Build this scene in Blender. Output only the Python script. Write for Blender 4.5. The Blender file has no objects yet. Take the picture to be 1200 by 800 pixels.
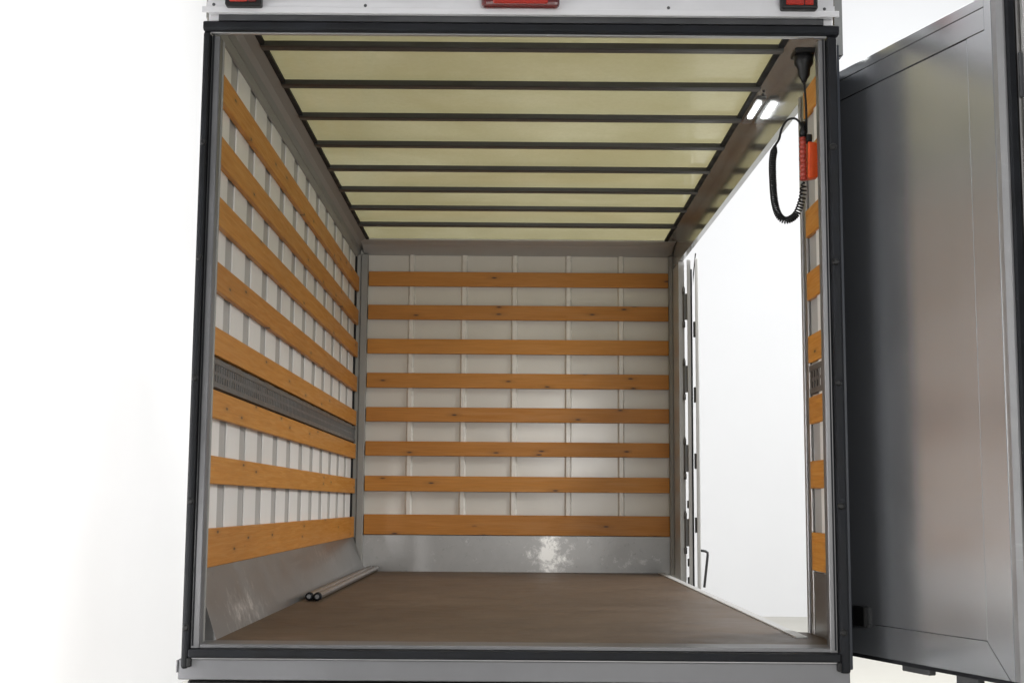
import bpy, bmesh, math, random
from mathutils import Matrix, Vector
random.seed(7)
scene = bpy.context.scene
C = scene.collection

# ---------------------------------------------------------------- camera
cam_d = bpy.data.cameras.new("camera")
cam_d.sensor_width = 36.0
cam_d.lens = 46.95
cam_d.clip_start = 0.05
cam_d.clip_end = 200
cam = bpy.data.objects.new("camera", cam_d)
C.objects.link(cam)
cam.matrix_world = Matrix((
    (0.999971823, -0.00749787595, -0.000367634, 0.0),
    (-0.00126863898, -0.120520703, -0.992710003, 0.0),
    (0.00739890895, 0.992682498, -0.120526819, 1.48),
    (0, 0, 0, 1)))
scene.camera = cam

# ---------------------------------------------------------------- world, lamps, exposure
world = bpy.data.worlds.new("World")
scene.world = world
world.use_nodes = True
bg = world.node_tree.nodes["Background"]
bg.inputs[0].default_value = (0.95, 0.97, 1.0, 1)
bg.inputs[1].default_value = 0.36
scene.view_settings.view_transform = 'Standard'
scene.view_settings.look = 'None'
scene.view_settings.exposure = 0.08
scene.view_settings.gamma = 1.0
scene.view_settings.use_curve_mapping = False
scene.cycles.use_denoising = True
scene.cycles.max_bounces = 10
scene.cycles.diffuse_bounces = 6
scene.cycles.glossy_bounces = 5
scene.cycles.transmission_bounces = 6
scene.cycles.sample_clamp_indirect = 8.0


def area(name, loc, target, sx, sy, power, col=(1, 1, 1)):
    d = bpy.data.lights.new(name, 'AREA')
    d.shape = 'RECTANGLE'
    d.size, d.size_y = sx, sy
    d.energy = power
    d.color = col
    o = bpy.data.objects.new(name, d)
    C.objects.link(o)
    o.location = loc
    o.rotation_euler = (Vector(target) - Vector(loc)).to_track_quat('-Z', 'Y').to_euler()
    return o


area("studio_ceiling_softbox", (0.9, 7.0, 7.4), (0.9, 7.0, 0), 3.4, 8.0, 390, (1.0, 0.99, 0.97))
area("studio_side_softbox", (5.6, 11.0, 7.6), (5.8, 16.0, 2.4), 4.0, 6.0, 700, (0.97, 0.985, 1.0))
area("studio_front_softbox", (1.5, -3.0, 2.3), (-1.0, 6.0, 2.2), 1.6, 1.6, 140, (1.0, 0.985, 0.96))
area("added_opening_fill", (4.6, 7.2, 5.2), (-1.0, 7.0, 1.5), 2.0, 3.0, 310, (1.0, 0.995, 0.98))  # added fill lamp, sends extra light through the side opening


def spot(name, loc, d, energy, ang, blend, soft):
    sd = bpy.data.lights.new(name, 'SPOT')
    sd.energy = energy
    sd.color = (1.0, 0.99, 0.985)
    sd.spot_size = math.radians(ang)
    sd.spot_blend = blend
    sd.shadow_soft_size = soft
    so = bpy.data.objects.new(name, sd)
    C.objects.link(so)
    so.location = loc
    so.rotation_euler = Vector(d).to_track_quat('-Z', 'Y').to_euler()


spot("unseen_wall_spot", (-1.6, -0.3, 1.6), (-1.15, 5.7, -0.5), 15500, 34, 0.7, 0.25)  # added spot with no known source, brightens the lower left backdrop
spot("unseen_wall_spot", (-1.6, -0.3, 1.6), (-0.35, 0.9, 0.22), 2200, 29.4, 0.2, 0.03)
area("studio_key_softbox", (0.65, -2.5, 2.67), (0.0, 9.0, 1.8), 0.32, 0.32, 28, (1.0, 0.98, 0.95))


# ---------------------------------------------------------------- materials
class NT:
    def __init__(self, name):
        self.m = bpy.data.materials.new(name)
        self.m.use_nodes = True
        self.t = self.m.node_tree
        self.b = self.t.nodes["Principled BSDF"]
        self.out = self.t.nodes["Material Output"]

    def n(self, typ, **kw):
        nd = self.t.nodes.new(typ)
        for k, v in kw.items():
            setattr(nd, k, v)
        return nd

    def l(self, a, b):
        self.t.links.new(a, b)

    def coord(self, scale=(1, 1, 1), rnd=True):
        tc = self.n('ShaderNodeTexCoord')
        mp = self.n('ShaderNodeMapping')
        mp.inputs['Scale'].default_value = scale
        src = tc.outputs['Object']
        if rnd:
            oi = self.n('ShaderNodeObjectInfo')
            mu = self.n('ShaderNodeVectorMath', operation='SCALE')
            mu.inputs[0].default_value = (17.3, 9.1, 23.7)
            self.l(oi.outputs['Random'], mu.inputs['Scale'])
            ad = self.n('ShaderNodeVectorMath', operation='ADD')
            self.l(src, ad.inputs[0])
            self.l(mu.outputs[0], ad.inputs[1])
            src = ad.outputs[0]
        self.l(src, mp.inputs['Vector'])
        return mp.outputs[0]

    def noise(self, vec, scale=5, detail=4, rough=0.5, dist=0.0):
        nd = self.n('ShaderNodeTexNoise')
        nd.inputs['Scale'].default_value = scale
        nd.inputs['Detail'].default_value = detail
        nd.inputs['Roughness'].default_value = rough
        nd.inputs['Distortion'].default_value = dist
        self.l(vec, nd.inputs['Vector'])
        return nd.outputs['Fac']

    def ramp(self, fac, stops):
        nd = self.n('ShaderNodeValToRGB')
        el = nd.color_ramp.elements
        while len(el) < len(stops):
            el.new(0.5)
        for e, (p, c) in zip(el, stops):
            e.position = p
            e.color = (c[0], c[1], c[2], 1) if isinstance(c, (tuple, list)) else (c, c, c, 1)
        self.l(fac, nd.inputs[0])
        return nd.outputs[0]

    def mix(self, fac, a, b, mode='MIX'):
        nd = self.n('ShaderNodeMix', data_type='RGBA', blend_type=mode)
        for sock, v in ((nd.inputs[0], fac), (nd.inputs[6], a), (nd.inputs[7], b)):
            if isinstance(v, (int, float)):
                sock.default_value = v
            elif isinstance(v, tuple):
                sock.default_value = (*v, 1)
            else:
                self.l(v, sock)
        return nd.outputs[2]

    def bump(self, h, strength=0.2, dist=0.002):
        nd = self.n('ShaderNodeBump')
        nd.inputs['Strength'].default_value = strength
        nd.inputs['Distance'].default_value = dist
        self.l(h, nd.inputs['Height'])
        self.l(nd.outputs[0], self.b.inputs['Normal'])

    def set(self, **kw):
        for k, v in kw.items():
            s = self.b.inputs[k.replace('_', ' ')]
            if isinstance(v, (int, float)):
                s.default_value = v
            elif isinstance(v, tuple):
                s.default_value = (*v, 1)
            else:
                self.l(v, s)
        return self


def mat_plain(name, col, rough=0.5, metal=0.0, var=0.12, rvar=0.12, scale=6, bump=0.05, spec=0.5):
    m = NT(name)
    v = m.coord()
    f = m.noise(v, scale, 5, 0.6)
    f2 = m.noise(v, scale * 9, 3, 0.6)
    a = tuple(c * (1 - var) for c in col)
    b = tuple(min(1, c * (1 + var)) for c in col)
    m.set(Base_Color=m.ramp(f, [(0.3, a), (0.7, b)]), Metallic=metal,
          Roughness=m.ramp(f, [(0.3, max(0.03, rough - rvar)), (0.7, min(1, rough + rvar))]))
    m.b.inputs['Specular IOR Level'].default_value = spec
    if bump:
        m.bump(f2, bump, 0.002)
    return m.m


def mat_wood(name, dark, mid, light, rough=0.42):
    """varnished pine, grain along local X, a few knots"""
    m = NT(name)
    v = m.coord((1, 1, 1))
    mp = m.n('ShaderNodeMapping')
    mp.inputs['Scale'].default_value = (1.2, 14, 26)
    m.l(v, mp.inputs[0])
    g = m.noise(mp.outputs[0], 2.6, 6, 0.62, 0.9)
    mp2 = m.n('ShaderNodeMapping')
    mp2.inputs['Scale'].default_value = (3.0, 30, 120)
    m.l(v, mp2.inputs[0])
    fine = m.noise(mp2.outputs[0], 2.2, 4, 0.6)
    col = m.ramp(g, [(0.28, dark), (0.5, mid), (0.74, light)])
    col = m.mix(0.45, col, m.ramp(fine, [(0.3, tuple(c * 0.72 for c in mid)), (0.7, tuple(c * 1.15 for c in mid))]))
    big = m.noise(v, 1.3, 2, 0.5)
    col = m.mix(m.ramp(big, [(0.35, 0.0), (0.7, 0.35)]), col, tuple(c * 0.7 for c in mid))
    # knots
    sx = m.n('ShaderNodeSeparateXYZ')
    m.l(v, sx.inputs[0])
    cx = m.n('ShaderNodeCombineXYZ')
    m.l(sx.outputs[0], cx.inputs[0])
    m.l(sx.outputs[2], cx.inputs[1])
    kp = m.n('ShaderNodeMapping')
    kp.inputs['Scale'].default_value = (3.4, 12, 1)
    m.l(cx.outputs[0], kp.inputs[0])
    vo = m.n('ShaderNodeTexVoronoi', voronoi_dimensions='2D')
    vo.inputs['Scale'].default_value = 1.0
    m.l(kp.outputs[0], vo.inputs['Vector'])
    sep = m.n('ShaderNodeSeparateColor')
    m.l(vo.outputs['Color'], sep.inputs[0])
    keep = m.ramp(sep.outputs[0], [(0.68, 0.0), (0.70, 1.0)])
    k = m.ramp(vo.outputs['Distance'], [(0.03, 1.0), (0.085, 0.0)])
    halo = m.ramp(vo.outputs['Distance'], [(0.05, 0.6), (0.26, 0.0)])
    kk = m.mix(1.0, k, keep, 'MULTIPLY')
    hh = m.mix(1.0, halo, keep, 'MULTIPLY')
    col = m.mix(hh, col, tuple(c * 0.62 for c in mid))
    col = m.mix(kk, col, (0.055, 0.022, 0.008))
    oi = m.n('ShaderNodeObjectInfo')
    col = m.mix(1.0, col, m.ramp(oi.outputs['Random'], [(0.0, (0.84, 0.80, 0.76)), (1.0, (1.0, 1.0, 1.0))]), 'MULTIPLY')
    m.set(Base_Color=col, Roughness=m.ramp(g, [(0.3, rough + 0.12), (0.7, rough - 0.06)]))
    m.b.inputs['Specular IOR Level'].default_value = 0.4
    m.bump(fine, 0.12, 0.002)
    return m.m


def mat_alu(name, base=(0.56, 0.55, 0.53), r0=0.24, r1=0.48, scuff=0.5, stretch=(1, 1, 1), dirt=(0.16, 0.14, 0.12), metal=0.92):
    """worn mill-finish aluminium: scuffs, dull patches, grime"""
    m = NT(name)
    v = m.coord(stretch)
    a = m.noise(v, 3.0, 8, 0.65, 0.6)
    b = m.noise(v, 22, 6, 0.7, 0.3)
    c = m.noise(v, 9, 9, 0.75, 1.6)
    col = m.mix(m.ramp(a, [(0.35, 0.0), (0.75, 0.55)]), base, tuple(x * 0.72 for x in base))
    col = m.mix(m.ramp(c, [(0.60, 0.0), (0.66, scuff)]), col, tuple(min(1, x * 1.45) for x in base))
    col = m.mix(m.ramp(b, [(0.64, 0.0), (0.72, 0.6 * scuff)]), col, dirt)
    rr = m.mix(m.ramp(c, [(0.5, 0.0), (0.7, 1.0)]), m.ramp(a, [(0.3, r0), (0.7, r1)]), (r1, r1, r1))
    m.set(Base_Color=col, Metallic=metal, Roughness=rr)
    m.bump(b, 0.06, 0.002)
    return m.m


def mat_kick(name, patches):
    """grimy aluminium plate with bright patches: scrapes at the side, painted lamp reflection at the front; patches: (centre, radii, amount) in object space"""
    base = (0.19, 0.187, 0.182)
    m = NT(name)
    v = m.coord((1, 1, 1), rnd=False)
    a = m.noise(v, 2.2, 6, 0.6, 0.5)
    mp = m.n('ShaderNodeMapping')
    mp.inputs['Scale'].default_value = (3.0, 3.0, 3.0)
    m.l(v, mp.inputs[0])
    c = m.noise(mp.outputs[0], 5.5, 10, 0.78, 0.25)
    d = m.noise(v, 34, 5, 0.7, 0.4)
    tot = None
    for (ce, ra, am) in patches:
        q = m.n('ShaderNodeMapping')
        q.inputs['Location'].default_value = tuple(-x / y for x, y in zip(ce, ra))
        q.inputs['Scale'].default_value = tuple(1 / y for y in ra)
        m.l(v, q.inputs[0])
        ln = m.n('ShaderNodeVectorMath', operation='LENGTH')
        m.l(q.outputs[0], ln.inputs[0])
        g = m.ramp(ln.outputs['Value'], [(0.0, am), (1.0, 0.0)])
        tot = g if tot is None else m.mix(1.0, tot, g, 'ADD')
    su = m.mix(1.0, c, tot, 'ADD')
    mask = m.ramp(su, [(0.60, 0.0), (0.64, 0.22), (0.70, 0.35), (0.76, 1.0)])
    col = m.mix(m.ramp(a, [(0.3, 0.0), (0.7, 1.0)]), base, tuple(x * 1.45 for x in base))
    col = m.mix(m.ramp(d, [(0.60, 0.0), (0.75, 0.5)]), col, tuple(x * 0.4 for x in base))
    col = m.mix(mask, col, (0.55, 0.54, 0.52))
    dark = m.noise(v, 6.5, 5, 0.6, 2.0)
    col = m.mix(m.ramp(dark, [(0.70, 0.0), (0.74, 0.6)]), col, (0.05, 0.045, 0.04))
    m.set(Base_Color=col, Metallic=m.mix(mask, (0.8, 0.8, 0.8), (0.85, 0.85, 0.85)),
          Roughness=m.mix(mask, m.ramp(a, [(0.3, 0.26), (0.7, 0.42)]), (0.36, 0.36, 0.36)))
    m.bump(d, 0.08, 0.002)
    return m.m


def mat_floor(name):
    m = NT(name)
    v = m.coord((1, 1, 1), rnd=False)
    a = m.noise(v, 1.1, 6, 0.6, 0.4)
    mp = m.n('ShaderNodeMapping')
    mp.inputs['Scale'].default_value = (1.6, 2.6, 1)
    m.l(v, mp.inputs[0])
    s = m.noise(mp.outputs[0], 1.6, 7, 0.7, 0.6)
    c = m.noise(v, 38, 6, 0.75)
    col = m.ramp(a, [(0.3, (0.058, 0.036, 0.020)), (0.7, (0.095, 0.061, 0.036))])
    col = m.mix(m.ramp(s, [(0.45, 0.0), (0.75, 0.5)]), col, (0.150, 0.098, 0.060))
    col = m.mix(m.ramp(c, [(0.5, 0.0), (0.7, 0.5)]), col, (0.045, 0.030, 0.019))
    pt = m.noise(v, 2.6, 8, 0.7, 1.2)
    col = m.mix(m.ramp(pt, [(0.48, 0.0), (0.68, 0.5)]), col, (0.052, 0.031, 0.017))
    sp = m.noise(v, 7, 3, 0.5)
    col = m.mix(m.ramp(sp, [(0.70, 0.0), (0.78, 0.7)]), col, (0.04, 0.026, 0.017))
    m.set(Base_Color=col, Roughness=m.ramp(s, [(0.3, 0.42), (0.7, 0.62)]))
    m.bump(c, 0.15, 0.001)
    return m.m


def mat_roof(name):
    """translucent fibreglass roof sheet: daylight comes through, glossy gel coat below"""
    m = NT(name)
    v = m.coord((1, 1, 1), rnd=False)
    a = m.noise(v, 1.6, 5, 0.6, 0.5)
    mp = m.n('ShaderNodeMapping')
    mp.inputs['Scale'].default_value = (0.6, 6, 1)
    m.l(v, mp.inputs[0])
    s = m.noise(mp.outputs[0], 2.0, 5, 0.6)
    col = m.ramp(a, [(0.3, (0.555, 0.54, 0.42)), (0.7, (0.625, 0.61, 0.495))])
    col = m.mix(m.ramp(s, [(0.4, 0.0), (0.75, 0.3)]), col, (0.55, 0.555, 0.40))
    fib = m.noise(v, 42, 5, 0.75, 0.4)
    col = m.mix(m.ramp(fib, [(0.35, 0.22), (0.65, 0.0)]), col, (0.40, 0.37, 0.25))
    cl = m.noise(v, 0.9, 4, 0.6, 0.6)
    col = m.mix(m.ramp(cl, [(0.4, 0.4), (0.65, 0.0)]), col, (0.45, 0.415, 0.27))
    spot = m.noise(v, 5, 4, 0.6, 0.8)
    col = m.mix(m.ramp(spot, [(0.74, 0.0), (0.78, 0.6)]), col, (0.2, 0.17, 0.1))
    m.set(Base_Color=col, Roughness=0.11)
    m.b.inputs['IOR'].default_value = 1.65
    m.b.inputs['Coat Weight'].default_value = 0.6
    m.b.inputs['Coat Roughness'].default_value = 0.05
    tr = m.n('ShaderNodeBsdfTranslucent')
    m.l(col, tr.inputs['Color'])
    mx = m.n('ShaderNodeMixShader')
    mx.inputs[0].default_value = 0.62
    m.l(m.b.outputs[0], mx.inputs[1])
    m.l(tr.outputs[0], mx.inputs[2])
    m.l(mx.outputs[0], m.out.inputs[0])
    nb = m.noise(v, 9, 3, 0.5)
    m.bump(nb, 0.08, 0.004)
    return m.m


def mat_door(name):
    m = NT(name)
    v = m.coord((1, 1, 1), rnd=False)
    a = m.noise(v, 2.5, 5, 0.6)
    col = m.mix(m.ramp(a, [(0.3, 0.0), (0.7, 1.0)]), (0.60, 0.615, 0.635), (0.65, 0.665, 0.69))
    m.set(Base_Color=col, Metallic=0.88, Roughness=m.ramp(a, [(0.3, 0.21), (0.7, 0.27)]))
    return m.m


def mat_emit(name, col, s):
    m = NT(name)
    m.set(Base_Color=(0.8, 0.8, 0.8), Emission_Color=col, Emission_Strength=s)
    return m.m


def mat_lens(name, col):
    m = NT(name)
    v = m.coord()
    wv = m.n('ShaderNodeTexWave')
    wv.inputs['Scale'].default_value = 60
    m.l(v, wv.inputs['Vector'])
    m.set(Base_Color=col, Roughness=0.15)
    m.b.inputs['Coat Weight'].default_value = 0.6
    m.bump(wv.outputs['Fac'], 0.25, 0.002)
    return m.m


M = dict(
    pine=mat_wood('varnished_pine', (0.49, 0.185, 0.020), (0.585, 0.24, 0.029), (0.66, 0.305, 0.050)),
    white_panel=mat_plain('white_panel', (0.80, 0.79, 0.77), 0.38, 0, 0.04, 0.08, 4, 0.05),
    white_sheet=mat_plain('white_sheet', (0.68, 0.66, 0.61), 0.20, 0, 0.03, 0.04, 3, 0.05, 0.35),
    groove=mat_plain('groove_shade', (0.44, 0.43, 0.415), 0.45, 0, 0.06, 0.08, 4),  # shade inside the recesses is put into this darker grey
    rib=mat_plain('rib_white', (0.72, 0.70, 0.655), 0.28, 0, 0.06, 0.1, 5, 0.05),
    alu=mat_alu('worn_aluminium', (0.36, 0.35, 0.34)),
    alu_kick=mat_kick('kick_plate_side', [((0.03, -1.75, -0.02), (0.3, 0.55, 0.12), 0.24), ((0.03, 0.7, 0.10), (0.3, 0.7, 0.10), 0.14)]),
    kick_front=mat_kick('kick_plate_front', [((0.235, 0.0, 0.0), (0.24, 0.4, 0.26), 0.22), ((0.225, 0.0, 0.05), (0.09, 0.4, 0.3), 0.12), ((0.80, 0.0, -0.05), (0.2, 0.4, 0.1), 0.12)]),  # first two patches: reflected lamp painted into the plate colour
    alu_rail=mat_alu('polished_rail', (0.46, 0.465, 0.455), 0.10, 0.17, 0.05, metal=0.72),
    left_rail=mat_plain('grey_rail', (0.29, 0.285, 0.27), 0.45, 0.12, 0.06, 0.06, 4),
    alu_frame=mat_plain('dull_frame', (0.17, 0.17, 0.175), 0.42, 0.6, 0.12, 0.08, 5),
    alu_bright=mat_plain('pale_aluminium', (0.48, 0.48, 0.475), 0.5, 0.35, 0.06, 0.08, 5),
    alu_light=mat_alu('bright_profile', (0.40, 0.40, 0.405), 0.28, 0.45, 0.3, metal=0.75),
    track=mat_plain('zinc_track', (0.17, 0.17, 0.168), 0.42, 0.8, 0.15, 0.1, 12),
    track_dark=mat_plain('track_slot', (0.012, 0.012, 0.012), 0.6, 0.3, 0.1),
    rubber=mat_plain('black_rubber', (0.009, 0.010, 0.0125), 0.6, 0, 0.5, 0.15, 9, 0.3, 0.22),
    black=mat_plain('black_plastic', (0.007, 0.007, 0.0075), 0.45, 0, 0.2, 0.1, 14, 0.1, 0.3),
    bar=mat_plain('roof_bar_shaded', (0.065, 0.065, 0.066), 0.4, 0.4, 0.15, 0.1, 5),  # backlit look of the metal bars painted in as dark grey
    dark_steel=mat_plain('dark_steel', (0.06, 0.062, 0.066), 0.5, 0.3, 0.2),
    floor=mat_floor('brown_ply_floor'),
    roof=mat_roof('translucent_roof'),
    header=mat_plain('silver_header', (0.62, 0.62, 0.64), 0.38, 0.15, 0.05, 0.06, 4, 0.04),
    sill=mat_plain('silver_sill_shaded', (0.165, 0.167, 0.176), 0.42, 0.25, 0.06, 0.08, 4, 0.05),  # weaker light low on the frame is put into this grey
    door=mat_door('silver_door_paint'),
    lens=mat_lens('red_lens', (0.32, 0.016, 0.008)),
    lens_dark=mat_lens('dark_red_lens', (0.09, 0.005, 0.005)),
    lamp=mat_emit('led_lamp', (0.95, 0.98, 1.0), 13),
    orange=mat_plain('orange_red_plastic', (0.72, 0.085, 0.015), 0.4, 0, 0.08, 0.08, 8),
    red=mat_plain('dark_red_grip', (0.30, 0.035, 0.02), 0.5, 0, 0.2, 0.1, 20, 0.2),
    studio_white=mat_plain('studio_white_paint', (0.68, 0.68, 0.687), 0.8, 0, 0.01, 0.05, 1.2, 0.02),
    studio_floor=mat_plain('studio_floor_paint', (0.46, 0.445, 0.40), 0.5, 0, 0.03, 0.08, 1.5, 0.03),
    truck_white=mat_plain('white_body', (0.62, 0.62, 0.63), 0.35, 0, 0.03, 0.05, 3, 0.02),
    outer=mat_plain('blue_black_skin', (0.016, 0.021, 0.032), 0.4, 0, 0.1, 0.05, 6, 0.02, 0.4),
    tyre=mat_plain('tyre_rubber', (0.02, 0.02, 0.021), 0.75, 0, 0.2, 0.1, 10, 0.2),
)


# ---------------------------------------------------------------- helpers
def wloc(o):
    v = Vector((0, 0, 0))
    while o is not None:
        v = v + o.location
        o = o.parent
    return v


def link(name, me, mat, parent=None, loc=(0, 0, 0), local=False):
    o = bpy.data.objects.new(name, me)
    C.objects.link(o)
    if mat is not None and not me.materials:
        me.materials.append(M[mat] if isinstance(mat, str) else mat)
    loc = Vector(loc)
    if parent is not None:
        o.parent = parent
        if not local:
            loc = loc - wloc(parent)
    o.location = loc
    return o


def add_box(bm, x, y, z, bevel=0.0, seg=1):
    r = bmesh.ops.create_cube(bm, size=1.0)
    vs = r['verts']
    bmesh.ops.scale(bm, vec=(x[1] - x[0], y[1] - y[0], z[1] - z[0]), verts=vs)
    bmesh.ops.translate(bm, vec=((x[0] + x[1]) / 2, (y[0] + y[1]) / 2, (z[0] + z[1]) / 2), verts=vs)
    if bevel > 0:
        es = list({e for v in vs for e in v.link_edges})
        bmesh.ops.bevel(bm, geom=es, offset=bevel, segments=seg, affect='EDGES', profile=0.5)


def mesh_of(bm, name, smooth=False):
    me = bpy.data.meshes.new(name)
    bmesh.ops.recalc_face_normals(bm, faces=bm.faces)
    bm.to_mesh(me)
    bm.free()
    if smooth:
        for p in me.polygons:
            p.use_smooth = True
    return me


def box(name, mat, parent, x, y, z, bevel=0.002, local=False, seg=1):
    bm = bmesh.new()
    c = ((x[0] + x[1]) / 2, (y[0] + y[1]) / 2, (z[0] + z[1]) / 2)
    add_box(bm, (x[0] - c[0], x[1] - c[0]), (y[0] - c[1], y[1] - c[1]), (z[0] - c[2], z[1] - c[2]), bevel, seg)
    return link(name, mesh_of(bm, name), mat, parent, c, local)


def prism(name, mat, parent, pts, a0, a1, axis='y', bevel=0.0, local=False, a_fn=None):
    """pts: 2-D outline; axis 'y': (x,z) swept along y; 'x': (y,z) swept along x; 'z': (x,y) along z"""
    bm = bmesh.new()

    def mk(p, a):
        if axis == 'y':
            return (p[0], a, p[1])
        if axis == 'x':
            return (a, p[0], p[1])
        return (p[0], p[1], a)
    cx = sum(p[0] for p in pts) / len(pts)
    cy = sum(p[1] for p in pts) / len(pts)
    ca = (a0 + a1) / 2
    q = [(p[0] - cx, p[1] - cy) for p in pts]
    v0 = [bm.verts.new(mk(p, a0 - ca)) for p in q]
    pts1 = q if a_fn is None else [(p[0] - cx, p[1] - cy) for p in a_fn]
    v1 = [bm.verts.new(mk(p, a1 - ca)) for p in pts1]
    n = len(pts)
    bm.faces.new(v0)
    bm.faces.new(list(reversed(v1)))
    for i in range(n):
        bm.faces.new((v0[i], v0[(i + 1) % n], v1[(i + 1) % n], v1[i]))
    if bevel:
        bmesh.ops.bevel(bm, geom=list(bm.edges), offset=bevel, segments=2, affect='EDGES', profile=0.5)
    return link(name, mesh_of(bm, name), mat, parent, mk((cx, cy), ca), local)


def add_tube(bm, pts, r, seg=8, cap=True):
    """sweep a circle along a polyline; r a number or one radius per point"""
    pts = [Vector(p) for p in pts]
    n = len(pts)
    rr = r if isinstance(r, (list, tuple)) else [r] * n
    rings = []
    ref = None
    for i, p in enumerate(pts):
        t = (pts[min(i + 1, n - 1)] - pts[max(i - 1, 0)]).normalized()
        if ref is None:
            ref = Vector((0, 0, 1)) if abs(t.z) < 0.9 else Vector((1, 0, 0))
        u = (ref - t * ref.dot(t))
        if u.length < 1e-6:
            u = t.orthogonal()
        u.normalize()
        ref = u
        w = t.cross(u)
        rings.append([bm.verts.new(p + (u * math.cos(2 * math.pi * k / seg) + w * math.sin(2 * math.pi * k / seg)) * rr[i]) for k in range(seg)])
    for i in range(n - 1):
        for k in range(seg):
            bm.faces.new((rings[i][k], rings[i][(k + 1) % seg], rings[i + 1][(k + 1) % seg], rings[i + 1][k]))
    if cap:
        bm.faces.new(rings[0])
        bm.faces.new(list(reversed(rings[-1])))


def tube(name, mat, parent, pts, r, seg=10, local=False, smooth=True):
    bm = bmesh.new()
    c = sum((Vector(p) for p in pts), Vector()) / len(pts)
    add_tube(bm, [Vector(p) - c for p in pts], r, seg)
    return link(name, mesh_of(bm, name, smooth), mat, parent, c, local)


def lathe_axis(name, mat, parent, p0, d, prof, seg=20, local=False):
    """prof: (distance along d, radius)"""
    d = Vector(d).normalized()
    p0 = Vector(p0)
    pts = [d * a for a, _ in prof]
    bm = bmesh.new()
    u = d.orthogonal().normalized()
    w = d.cross(u)
    rings = []
    for (a, r) in prof:
        rings.append([bm.verts.new(d * a + (u * math.cos(2 * math.pi * k / seg) + w * math.sin(2 * math.pi * k / seg)) * r) for k in range(seg)])
    for i in range(len(prof) - 1):
        for k in range(seg):
            bm.faces.new((rings[i][k], rings[i][(k + 1) % seg], rings[i + 1][(k + 1) % seg], rings[i + 1][k]))
    bm.faces.new(rings[0])
    bm.faces.new(list(reversed(rings[-1])))
    me = mesh_of(bm, name)
    for p in me.polygons:
        p.use_smooth = len(p.vertices) == 4
    return link(name, me, mat, parent, p0, local)


def thing(name, label, cat, loc=(0, 0, 0), group=None):
    o = bpy.data.objects.new(name, None)
    o.empty_display_size = 0.2
    C.objects.link(o)
    o.location = loc
    o['label'] = label
    o['category'] = cat
    if group:
        o['group'] = group
    return o


def smooth_pts(pts, n):
    """Catmull-Rom through pts"""
    P = [Vector(p) for p in pts]
    out = []
    L = len(P)
    for i in range(L - 1):
        p0, p1, p2, p3 = P[max(i - 1, 0)], P[i], P[i + 1], P[min(i + 2, L - 1)]
        for k in range(n):
            t = k / n
            out.append(0.5 * ((2 * p1) + (p2 - p0) * t + (2 * p0 - 5 * p1 + 4 * p2 - p3) * t * t + (3 * p1 - p0 - 3 * p2 + p3) * t ** 3))
    out.append(P[-1])
    return out


# ---------------------------------------------------------------- studio room (the setting)
def structure(o):
    o['kind'] = 'structure'
    return o


structure(box('floor', 'studio_floor', None, (-9, 16), (-14, 19), (-0.2, 0.0), 0))
# seamless white backdrop: left wall, rounded corner, end wall
bm = bmesh.new()
prof = [(-2.7, 1.0), (-2.7, 15.3)]
for k in range(1, 13):
    a = math.pi / 2 * k / 12
    prof.append((-2.7 + 3.0 * (1 - math.cos(a)), 15.3 + 3.0 * math.sin(a)))
prof += [(15.0, 18.3)]
back = [(15.0, 18.5)] + [(0.3, 18.5), (-2.9, 18.5), (-2.9, 1.0)]
outl = prof + back
lo = [bm.verts.new((x, y, 0.0)) for x, y in outl]
hi = [bm.verts.new((x, y, 10.0)) for x, y in outl]
bm.faces.new(lo)
bm.faces.new(hi)
for i in range(len(outl)):
    k = (i + 1) % len(outl)
    bm.faces.new((lo[i], lo[k], hi[k], hi[i]))
structure(link('backdrop_wall', mesh_of(bm, 'backdrop_wall'), 'studio_white', None))

# ---------------------------------------------------------------- the box truck
truck = thing('box_truck', 'open silver box truck body seen from the rear with wooden slats inside', 'truck', (0.03, 6.9, 0.0))

XL, XR = -1.075, 1.137
FZ = 1.013
board_z = [(2.951, 3.056), (2.715, 2.820), (2.487, 2.592), (2.246, 2.351), (2.010, 2.112), (1.782, 1.883), (1.544, 1.645), (1.246, 1.384)]

# floor
floor_o = prism('cargo_floor', 'floor', truck, [(-1.0, 4.56), (1.1305, 4.56), (1.1305, 5.08), (1.018, 5.08), (1.018, 9.34), (-1.0, 9.34)], 0.975, FZ, 'z')
box('threshold_strip', 'alu_bright', truck, (1.019, 1.062), (5.0805, 9.30), (0.965, FZ + 0.006), 0.003)
box('threshold_strip', 'alu_bright', truck, (1.019, 1.062), (4.84, 5.0795), (FZ + 0.0003, FZ + 0.006), 0.001)

# left wall
lw = box('side_wall', 'groove', truck, (-1.125, -1.1065), (4.72, 9.39), (0.95, 3.31), 0)
pm = None
for k in range(12):
    y0 = 4.797 + 0.3805 * k
    o = box('wall_panel', 'white_panel', lw, (-1.1063, -1.0995), (y0, min(y0 + 0.246, 9.20)), (1.20, 3.262), 0.0025) if pm is None else link('wall_panel', pm, None, lw, (-1.1029, y0 + 0.123, 2.231))
    pm = o.data
box('dark_gap_strip', 'rubber', lw, (-1.112, -1.092), (9.235, 9.30), (1.25, 3.225), 0.001)
bmesh_board = {}


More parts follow.
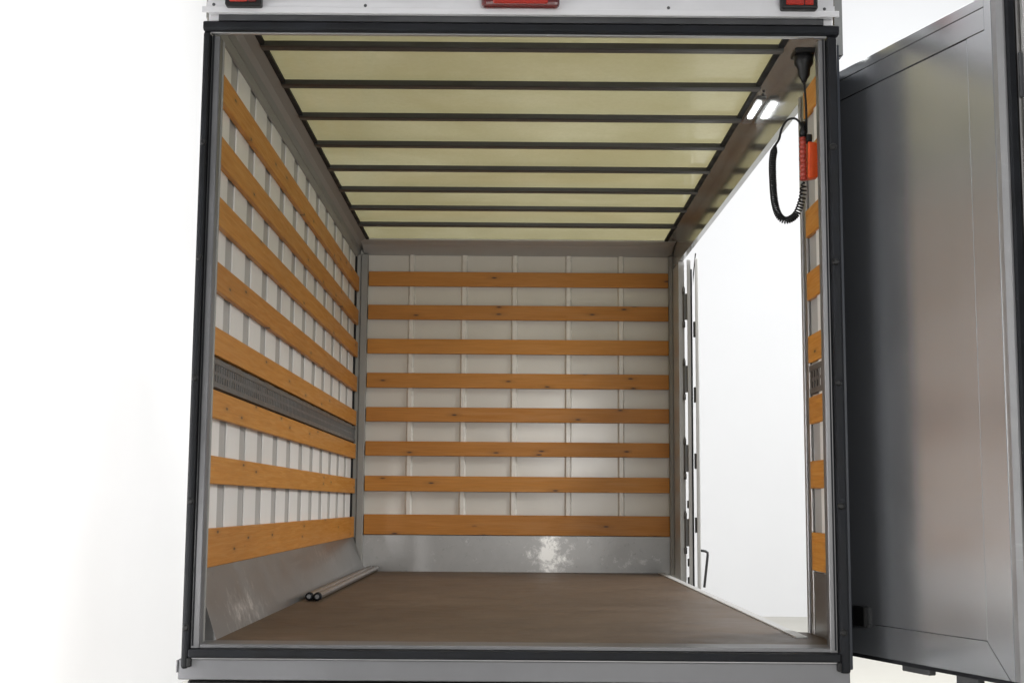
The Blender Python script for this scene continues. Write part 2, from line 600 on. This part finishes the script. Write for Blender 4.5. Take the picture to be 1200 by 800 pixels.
def board(parent, ax, a0, a1, face, th, z, side=1):
    """wooden lath: ax 'y' along the side walls, 'x' across the bulkhead; face = coordinate of its inner face"""
    L = a1 - a0
    h = z[1] - z[0]
    key = (round(L, 3), round(h, 3), th)
    if key not in bmesh_board:
        b = bmesh.new()
        add_box(b, (-L / 2, L / 2), (-th / 2, th / 2), (-h / 2, h / 2), 0.003, 2)
        bmesh_board[key] = mesh_of(b, 'wall_board')
    if ax == 'y':
        o = link('wall_board', bmesh_board[key], 'pine', parent, (face - side * th / 2, (a0 + a1) / 2, (z[0] + z[1]) / 2))
        o.rotation_euler = (0, 0, math.pi / 2 * side)
    else:
        o = link('wall_board', bmesh_board[key], 'pine', parent, ((a0 + a1) / 2, face + th / 2, (z[0] + z[1]) / 2))
    return o


for i, z in enumerate(board_z):
    board(lw, 'y', 4.60, 9.29, XL, 0.0235, z)
prism('top_trim', 'left_rail', lw, [(-1.0995, 3.248), (-1.079, 3.240), (-1.090, 3.196), (-1.0995, 3.194)], 4.60, 9.29, 'y')


def lashing_track(parent, xf, y0, y1, z0, z1, side):
    """slotted steel load-securing rail: back plate, two flanges and two rows of teeth"""
    b = bmesh.new()
    s = side
    xs = lambda a, c: (min(xf - s * a, xf - s * c), max(xf - s * a, xf - s * c))
    add_box(b, xs(0.012, 0.016), (y0, y1), (z0, z1))
    add_box(b, xs(0.0, 0.012), (y0, y1), (z1 - 0.022, z1), 0.002)
    add_box(b, xs(0.0, 0.012), (y0, y1), (z0, z0 + 0.022), 0.002)
    add_box(b, xs(0.003, 0.012), (y0, y1), ((z0 + z1) / 2 - 0.006, (z0 + z1) / 2 + 0.006))
    y = y0 + 0.02
    while y < y1 - 0.01:
        add_box(b, xs(0.002, 0.012), (y, y + 0.021), (z0 + 0.020, z1 - 0.020))
        y += 0.042
    return link('lashing_track', mesh_of(b, 'lashing_track'), 'track', parent)


lashing_track(lw, XL - 0.004, 4.60, 9.28, 1.893, 2.000, 1)
box('track_backing', 'track_dark', lw, (-1.0995, -1.0955), (4.60, 9.28), (1.887, 2.006), 0)
prism('kick_plate', 'alu_kick', lw, [(-1.112, 1.246), (-1.079, 1.246), (-1.0, 1.013), (-1.0, 0.98), (-1.112, 0.98)], 4.645, 9.33, 'y')
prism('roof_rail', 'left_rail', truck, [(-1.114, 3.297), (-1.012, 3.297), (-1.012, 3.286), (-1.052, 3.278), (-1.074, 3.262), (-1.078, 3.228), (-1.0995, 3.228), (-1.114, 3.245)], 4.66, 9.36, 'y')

# bulkhead at the front
bh = box('bulkhead', 'white_sheet', truck, (-1.114, 1.17), (9.362, 9.40), (0.95, 3.30), 0)
for x in (-0.71, -0.337, 0.020, 0.401, 0.772):
    prism('wall_rib', 'rib', bh, [(x - 0.024, 9.3619), (x - 0.013, 9.3445), (x + 0.013, 9.3445), (x + 0.024, 9.3619)], 1.25, 3.23, 'z')
bh_z = [(3.000, 3.104), (2.763, 2.866), (2.521, 2.625), (2.281, 2.385), (2.044, 2.145), (1.806, 1.907), (1.561, 1.667), (1.264, 1.402)]
for i, z in enumerate(bh_z):
    board(bh, 'x', -1.013, 1.105, 9.3215, 0.0225, z)
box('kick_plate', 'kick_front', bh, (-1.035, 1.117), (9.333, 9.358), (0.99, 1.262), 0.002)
box('corner_post', 'left_rail', bh, (-1.066, -1.018), (9.305, 9.36), (1.0, 3.225), 0.004)
box('corner_post', 'left_rail', bh, (1.107, 1.137), (9.315, 9.36), (1.0, 3.225), 0.004)
prism('cove_rail', 'alu_bright', bh, [(9.08, 3.294), (9.08, 3.284), (9.13, 3.276), (9.20, 3.272), (9.22, 3.262), (9.328, 3.230), (9.36, 3.226), (9.36, 3.294)], -1.05, 1.13, 'x')

# roof
roof = box('roof', 'roof', truck, (-1.10, 1.16), (4.45, 9.39), (3.2985, 3.301), 0)
bar_me = None
for k in range(9):
    y0 = 5.125 + 0.4895 * k - (0.4895 if k == 8 else 0) * 0
    if k == 8:
        y0 = 5.125 - 0.4895
    b = None
    if bar_me is None:
        bar = prism('roof_bar', 'bar', roof, [(y0, 3.298), (y0, 3.277), (y0 + 0.012, 3.274), (y0 + 0.050, 3.274), (y0 + 0.055, 3.298)], -1.008, 1.074, 'x')
        bar_me = bar.data
        base = Vector(bar.location)
    else:
        bar = link('roof_bar', bar_me, None, roof, (0, 0, 0), True)
        bar.location = base + Vector((0, y0 - 5.125, 0))
box('edge_seal', 'rubber', roof, (-1.011, -0.990), (4.6, 9.08), (3.284, 3.2975), 0.001)
box('edge_seal', 'rubber', roof, (1.052, 1.075), (4.6, 9.08), (3.284, 3.2975), 0.001)

# right roof rail over the side opening
prism('roof_rail', 'alu_rail', truck,
      [(1.076, 3.297), (1.076, 3.286), (1.1365, 3.286), (1.1365, 3.062), (1.165, 3.062), (1.165, 3.297)], 4.565, 9.362, 'y',
      a_fn=[(1.076, 3.297), (1.076, 3.286), (1.1365, 3.286), (1.1365, 3.135), (1.165, 3.135), (1.165, 3.297)])
lampo = box('ceiling_light', 'alu_light', truck, (1.083, 1.129), (5.78, 6.16), (3.276, 3.2855), 0.002)
box('light_tube', 'lamp', lampo, (1.093, 1.115), (5.82, 6.06), (3.2685, 3.2765), 0.0038)
lathe_axis('screw', 'dark_steel', lampo, (1.106, 5.74, 3.286), (0, 0, -1), [(0, 0.006), (0.004, 0.006)], 8)
lathe_axis('screw', 'dark_steel', lampo, (1.100, 5.69, 3.286), (0, 0, -1), [(0, 0.006), (0.004, 0.006)], 8)

# short right wall behind the rear frame
rw = box('side_wall', 'alu_bright', truck, (1.1310, 1.1383), (4.60, 5.10), (0.98, 3.06), 0)
for z in board_z:
    board(rw, 'y', 4.60, 4.985, XR - 0.0225, 0.0155, z, -1)
box('outer_skin', 'outer', truck, (1.1385, 1.1510), (4.565, 5.12), (0.94, 3.10), 0.001).data
box('outer_skin', 'outer', truck, (1.1236, 1.145), (4.548, 4.5645), (0.94, 3.09), 0)
lashing_track(rw, XR - 0.020, 4.60, 4.985, 1.893, 2.000, -1)
box('wall_panel', 'white_panel', rw, (1.122, 1.1309), (4.80, 4.85), (1.26, 3.05), 0.001)
box('door_jamb', 'alu', rw, (1.119, 1.1309), (4.995, 5.04), (0.99, 3.06), 0.003)
box('door_jamb', 'alu_light', rw, (1.113, 1.1309), (5.045, 5.075), (0.99, 3.06), 0.003)
box('jamb_seal', 'rubber', rw, (1.128, 1.150), (5.08, 5.125), (0.99, 3.06), 0.003)
box('kick_plate', 'alu_kick', rw, (1.122, 1.1309), (4.60, 4.994), (0.99, 1.24), 0.001)

# short right wall at the front end
fw = box('side_wall', 'header', truck, (1.1375, 1.165), (8.99, 9.361), (0.97, 3.13), 0.002)
box('door_jamb', 'alu_bright', fw, (1.131, 1.171), (8.965, 8.9895), (0.97, 3.13), 0.002)

# rear frame
for (x0, x1, sx0, sx1) in ((-1.05, -1.020, -1.073, -1.0505), (1.058, 1.0835, 1.084, 1.117)):
    left = x0 < 0
    p = box('rear_post', 'alu_frame', truck, (x0, x1), (4.485, 4.535 if left else 4.505), (1.0, 3.088), 0.003)
    if left:
        box('inner_bead', 'left_rail', p, (x1 - 0.004, x1 + 0.003), (4.536, 4.548), (1.016, 3.085), 0.001)
    else:
        box('inner_bead', 'alu_frame', p, (x0 + 0.008, x1), (4.506, 4.565), (1.016, 3.085), 0.001)
    s = box('post_seal', 'rubber', truck, (sx0, sx1), (4.455, 4.56), (0.938, 3.0935), 0.008, False, 2)
    bead_x = (x0 + 0.001, x0 + 0.007) if left else (x1 - 0.007, x1 - 0.001)
    box('seal_lip', 'rubber', p, (x0 - 0.0005 + 0.006, x0 + 0.010) if left else (x1 - 0.011, x1 - 0.007), (4.479, 4.486), (1.01, 3.11), 0)
    cx = (sx0 + sx1) / 2 - (0.004 if left else 0)
    for z in (1.07, 1.48, 1.89, 2.30, 2.70):
        lathe_axis('seal_plug', 'black', s, (cx + (0.006 if left else -0.004), 4.457, z), (0, -1, 0), [(0, 0.0115 if left else 0.013), (0.004, 0.011), (0.007, 0.006)], 12)
    if left:
        box('post_return', 'alu', truck, (-1.094, -1.070), (4.561, 4.715), (0.97, 3.10), 0.003)
prism('header_seal', 'rubber', truck, [(4.45, 3.094), (4.442, 3.100), (4.442, 3.121), (4.45, 3.127), (4.478, 3.127), (4.478, 3.094)], -1.072, 1.123, 'x', 0.002)
box('header_bead', 'alu_light', truck, (-1.05, 1.0835), (4.464, 4.482), (3.0885, 3.0938), 0.001)
hd = box('rear_header', 'header', truck, (-1.056, 1.104), (4.455, 4.50), (3.1275, 3.46), 0.003)
box('header_recess', 'dark_steel', hd, (-1.02, 1.07), (4.447, 4.456), (3.1285, 3.165), 0)
prism('header_lip', 'header', hd, [(4.454, 3.150), (4.415, 3.151), (4.41, 3.156), (4.41, 3.181), (4.425, 3.1835), (4.425, 3.46), (4.454, 3.46)], -1.053, 1.100, 'x')
box('header_lip', 'header', hd, (-1.068, 1.114), (4.404, 4.4095), (3.1415, 3.162), 0.001)
for x in (-0.51, 0.02, 0.53, 1.065, -1.03):
    lathe_axis('rivet', 'dark_steel', hd, (x, 4.4105, 3.171), (0, -1, 0), [(0, 0.006), (0.003, 0.005)], 8)


def marker(x0, x1, zb, mid, rounded):
    h = box('marker_light', 'black' if not mid else 'lens_dark', hd, (x0, x1), (4.372, 4.4095), (zb, zb + 0.11), 0.016 if rounded else 0.008, False, 3)
    if mid:
        box('lens', 'lens', h, (x0 + 0.040, x1 - 0.040), (4.366, 4.38), (zb + 0.010, zb + 0.10), 0.005, False, 2)
    else:
        w = x1 - x0
        box('lens', 'lens', h, (x0 + 0.016, x0 + 0.016 + (w - 0.032) * 0.66), (4.366, 4.38), (zb + 0.012, zb + 0.10), 0.004, False, 2)
        box('lens', 'lens_dark' if x0 < 0 else 'lens', h, (x0 + 0.018 + (w - 0.032) * 0.66, x1 - 0.016), (4.367, 4.38), (zb + 0.012, zb + 0.10), 0.004, False, 2)


marker(-0.985, -0.860, 3.155, False, False)
marker(-0.112, 0.156, 3.158, True, True)
marker(0.910, 1.036, 3.158, False, False)

# rear sill
sl = box('rear_sill', 'sill', truck, (-1.084, 1.117), (4.47, 4.56), (0.902, 0.9685), 0.003)
box('sill_edge', 'alu_light', sl, (-1.05, 1.086), (4.463, 4.56), (0.9687, 0.9735), 0.001)
box('sill_seal', 'rubber', truck, (-1.05, 1.0835), (4.45, 4.56), (0.974, 1.001), 0.005, False, 2)
box('floor_edge_strip', 'alu_frame', truck, (-1.05, 1.0835), (4.49, 4.62), (1.0015, 1.0145), 0.002)
box('end_cap', 'sill', sl, (-1.089, -1.0845), (4.465, 4.56), (0.925, 0.965), 0.001)
for x in (-1.045, 1.079):
    box('corner_clip', 'black', truck, (x - 0.006, x + 0.006), (4.448, 4.47), (0.945, 0.973), 0.002)
# running gear below
box('under_bumper', 'black', truck, (-1.06, 1.10), (4.50, 4.62), (0.68, 0.9015), 0.01)
for x in (-0.42, 0.46):
    box('chassis_rail', 'dark_steel', truck, (x - 0.04, x + 0.04), (4.65, 10.6), (0.72, 0.945), 0.004)
for x in (-0.80, 0.86):
    w = lathe_axis('wheel', 'tyre', truck, (x - 0.2, 6.1, 0.37), (1, 0, 0), [(0.0, 0.22), (0.01, 0.34), (0.04, 0.37), (0.36, 0.37), (0.39, 0.34), (0.40, 0.22)], 40)
    lathe_axis('rim', 'alu', w, (x - 0.205, 6.1, 0.37), (1, 0, 0), [(0, 0.205), (0.02, 0.21), (0.39, 0.21), (0.41, 0.205)], 28)
box('axle', 'dark_steel', truck, (-0.6, 0.66), (6.04, 6.16), (0.31, 0.43), 0.01)

# ---- open side door, hinged on the rear post and swung back past the frame (local x along the door, y behind it)
ang = math.atan2(-0.94, 0.34)
door = box('side_door', 'rubber', truck, (0, 0.90), (0.006, 0.036), (0.982, 3.036), 0.001, True)
door.data.transform(Matrix.Translation(Vector((0.45, 0.021, 2.009))))
door.location = Vector((1.153, 4.742, 0)) - truck.location
door.rotation_euler = (0, 0, ang)
G = 0.0016
box('door_rail', 'door', door, (0.0, 0.8473), (0.0, 0.008), (3.003 + G, 3.038), 0.001, True)
box('door_rail', 'door', door, (0.0, 0.8473), (0.0, 0.008), (2.9285 + 2 * G, 3.003 - G / 2), 0.001, True)
box('door_panel', 'door', door, (0.0, 0.765), (0.0, 0.008), (1.0885, 2.9285 - G), 0.001, True)
prism('door_rail', 'door', door, [(0.0, 0.984), (0.858, 0.984), (0.763, 1.0866), (0.0, 1.0866)], 0.0, 0.008, 'y', 0, True)
prism('door_stile', 'door', door, [(0.862, 0.984), (0.878, 0.984), (0.878, 3.038), (0.8475, 3.038), (0.8475, 2.9285), (0.7662, 2.9285), (0.7662, 1.0866)], 0.0, 0.0079, 'y', 0, True)
prism('door_edge', 'alu_light', door, [(0.8785, 0.002), (0.900, 0.000), (0.9155, 0.012), (0.9155, 0.020), (0.8785, 0.020)], 0.984, 3.036, 'z', 0, True)
box('edge_seal', 'rubber', door, (0.893, 0.925), (0.0205, 0.052), (0.975, 3.036), 0.005, True)
box('bottom_seal', 'rubber', door, (0.0, 0.90), (0.004, 0.032), (0.970, 0.9835), 0.002, True)
for s, w in ((0.33, 0.14), (0.60, 0.10)):
    box('door_bracket', 'dark_steel', door, (s, s + w), (0.012, 0.040), (0.952 - (0.012 if s > 0.5 else 0), 0.975), 0.003, True)
box('door_bracket', 'dark_steel', door, (0.79, 0.86), (0.01, 0.03), (3.038, 3.052), 0.003, True)
box('door_latch', 'black', door, (0.10, 0.17), (-0.016, 0.0), (1.075, 1.145), 0.004, True)
lathe_axis('hinge_pin', 'black', door, (-0.004, 0.010, 0.99), (0, 0, 1), [(0, 0.009), (2.04, 0.009)], 10, True)
# second leaf folded behind it
lf = box('door_leaf', 'alu', door, (0.03, 0.925), (0.056, 0.082), (0.982, 3.036), 0.003, True)
bxo = lf.location
box('leaf_edge', 'alu_bright', door, (0.927, 0.946), (0.066, 0.100), (0.982, 3.036), 0.003, True)
box('leaf_edge', 'dark_steel', door, (0.926, 0.934), (0.101, 0.108), (0.982, 3.036), 0.001, True)
for z in (2.70, 2.12, 1.56, 1.12):
    box('hinge', 'dark_steel', door, (0.926, 0.937), (0.052, 0.066), (z, z + 0.14), 0.003, True)
    box('hinge', 'dark_steel', door, (0.926, 0.952), (0.078, 0.090), (z + 0.25, z + 0.28), 0.003, True)

# ---- folded front leaves of the side opening, seen edge on
fd = box('folded_door', 'alu_bright', truck, (1.183, 1.203), (8.90, 9.75), (0.905, 3.125), 0.003)
box('leaf_edge', 'alu_bright', fd, (1.181, 1.205), (8.885, 8.8995), (0.905, 3.125), 0.003)
box('edge_seal', 'rubber', fd, (1.2055, 1.2150), (8.89, 8.93), (0.905, 3.06), 0.002)
fd2 = box('folded_door', 'alu_bright', truck, (1.232, 1.250), (8.86, 9.72), (0.89, 3.125), 0.003)
box('leaf_edge', 'alu_bright', fd2, (1.230, 1.252), (8.845, 8.8595), (0.89, 3.125), 0.003)
prism('edge_seal', 'rubber', fd2, [(1.2165, 3.02), (1.2165, 2.94), (1.232, 3.11), (1.240, 3.165), (1.232, 3.165)], 8.87, 8.885, 'y')
for z in (2.60, 2.16, 1.72, 1.30):
    box('leaf_spacer', 'dark_steel', fd2, (1.2155, 1.2298), (8.862, 8.92), (z, z + 0.10), 0.002)
for z in (2.70, 2.21, 1.68, 1.19):
    tube('hinge', 'track', fd, [(1.158, 8.945, z - 0.02), (1.158, 8.945, z + 0.25)], 0.006, 8)
    for dz in (-0.03, 0.20):
        lathe_axis('hinge_knuckle', 'track', fd, (1.158, 8.945, z + dz), (0, 0, 1), [(0, 0.0095), (0.04, 0.0095)], 10)
    box('hinge_plate', 'track', fd, (1.158, 1.183), (8.93, 8.938), (z + 0.02, z + 0.20), 0.002)
for z in (1.08, 1.46, 0.96):
    box('hinge_plate', 'dark_steel', fd, (1.170, 1.181), (8.90, 8.93), (z, z + 0.05), 0.002)
box('leaf_foot', 'black', fd2, (1.204, 1.250), (8.83, 8.90), (0.875, 0.93), 0.004)
tube('locking_handle', 'dark_steel', fd2, [(1.250, 8.90, 1.185), (1.283, 8.90, 1.180), (1.296, 8.90, 1.172), (1.297, 8.90, 1.155), (1.273, 8.90, 0.945)], 0.0085, 8)

for o_ in (fd, fd2):
    o_.rotation_euler = (0, 0, -math.radians(8.4))
    o_.location = o_.location + Vector((0.0621, -0.0046, 0))

# remote holder bolted to the right wall
ho = prism('remote_holder', 'orange', rw, [(1.047, 2.632), (1.084, 2.638), (1.087, 2.750), (1.079, 2.762), (1.050, 2.766)], 4.625, 4.672, 'y', 0.004)
box('holder_clip', 'black', ho, (1.046, 1.066), (4.63, 4.668), (2.766, 2.794), 0.004)
box('holder_bracket', 'alu', ho, (1.085, 1.13), (4.632, 4.655), (2.66, 2.73), 0.002)

# cable gland / boot up in the corner
gl = box('cable_boot', 'black', truck, (1.004, 1.083), (4.60, 4.69), (3.085, 3.104), 0.004)
lathe_axis('boot_cone', 'black', gl, (1.043, 4.645, 3.09), (0, 0, -1), [(0, 0.036), (0.035, 0.034), (0.05, 0.024), (0.078, 0.021), (0.09, 0.013), (0.105, 0.008)], 16)

# ---------------------------------------------------------------- hand control hanging in its holder
hc = thing('hand_control', 'red ribbed hand control on a black coiled cable, hung by the right door post', 'remote control', (1.033, 4.648, 2.627))
prof = [(0, 0.011)]
for k in range(9):
    prof += [(0.004 + 0.0165 * k, 0.0125), (0.012 + 0.0165 * k, 0.0125), (0.0135 + 0.0165 * k, 0.0105), (0.0175 + 0.0165 * k, 0.0105)]
prof += [(0.156, 0.012), (0.158, 0.009)]
lathe_axis('grip', 'red', hc, (1.033, 4.642, 2.627), (0, 0, 1), prof, 16)
lathe_axis('cable_boot', 'black', hc, (1.034, 4.642, 2.786), (0.05, 0, 1), [(0, 0.012), (0.022, 0.013), (0.03, 0.010), (0.055, 0.008)], 12)
tube('hanging_cable', 'black', hc, smooth_pts([(1.043, 4.645, 2.99), (1.046, 4.645, 2.95), (1.049, 4.645, 2.86), (1.047, 4.642, 2.80)], 6), 0.0042, 8)
thin = smooth_pts([(0.937, 4.648, 2.757), (0.951, 4.648, 2.780), (0.960, 4.648, 2.815), (0.979, 4.648, 2.847), (1.006, 4.648, 2.855), (1.024, 4.648, 2.842), (1.033, 4.645, 2.815), (1.034, 4.642, 2.80)], 6)
tube('lead_cable', 'black', hc, thin, 0.0042, 8)
axis = smooth_pts([(1.033, 4.642, 2.622), (1.030, 4.648, 2.568), (1.008, 4.648, 2.508), (0.973, 4.648, 2.484), (0.946, 4.648, 2.500), (0.931, 4.648, 2.549), (0.926, 4.648, 2.62), (0.926, 4.648, 2.70), (0.937, 4.648, 2.757)], 40)
# helix: loose turns near the handset, tight further on
cum = [0.0]
for i in range(1, len(axis)):
    cum.append(cum[-1] + (axis[i] - axis[i - 1]).length)
tot = cum[-1]
turns_at = []
ph = 0.0
hel = []
N = 1500
j = 0
prev_s = 0
for i in range(N + 1):
    s = tot * i / N
    while j < len(cum) - 2 and cum[j + 1] < s:
        j += 1
    f = (s - cum[j]) / max(1e-9, cum[j + 1] - cum[j])
    p = axis[j].lerp(axis[j + 1], f)
    t = (axis[j + 1] - axis[j]).normalized()
    q = s / tot
    pitch = 0.0135 if q < 0.16 else (0.0105 if q < 0.26 else 0.0066)
    ph += 2 * math.pi * (s - prev_s) / pitch
    prev_s = s
    u = Vector((0, 1, 0))
    w = t.cross(u).normalized()
    rad = 0.0108 * min(1, 0.25 + 14 * q, 0.25 + 14 * (1 - q))
    hel.append(p + (u * math.cos(ph) + w * math.sin(ph)) * rad)
tube('coiled_cable', 'black', hc, hel, 0.0030, 6)

# ---------------------------------------------------------------- two load bars lying along the left wall
def load_bar(x, y0, y1, r, label):
    t = thing('load_bar', label, 'load bar', (x, y0, FZ), 'load bars lying on the truck floor')
    lathe_axis('tube', 'alu', t, (x, y0 + 0.02, FZ + r + 0.002), (0, 1, 0), [(0, r * 0.86), (0.004, r * 0.9), (y1 - y0 - 0.04, r * 0.9)], 20)
    lathe_axis('rubber_foot', 'rubber', t, (x, y0, FZ + r + 0.002), (0, 1, 0), [(0, r * 0.62), (0.0, r * 0.97), (0.035, r), (0.04, r * 0.9)], 20)
    lathe_axis('end_plug', 'alu_frame', t, (x, y0 - 0.002, FZ + r + 0.002), (0, 1, 0), [(0, r * 0.5), (0.004, r * 0.6)], 16)
    return t


load_bar(-0.917, 6.46, 9.30, 0.0195, 'grey aluminium load bar on the floor, the one farther from the left wall')
load_bar(-0.957, 6.47, 9.30, 0.0195, 'grey aluminium load bar on the floor, the one tight against the left wall')
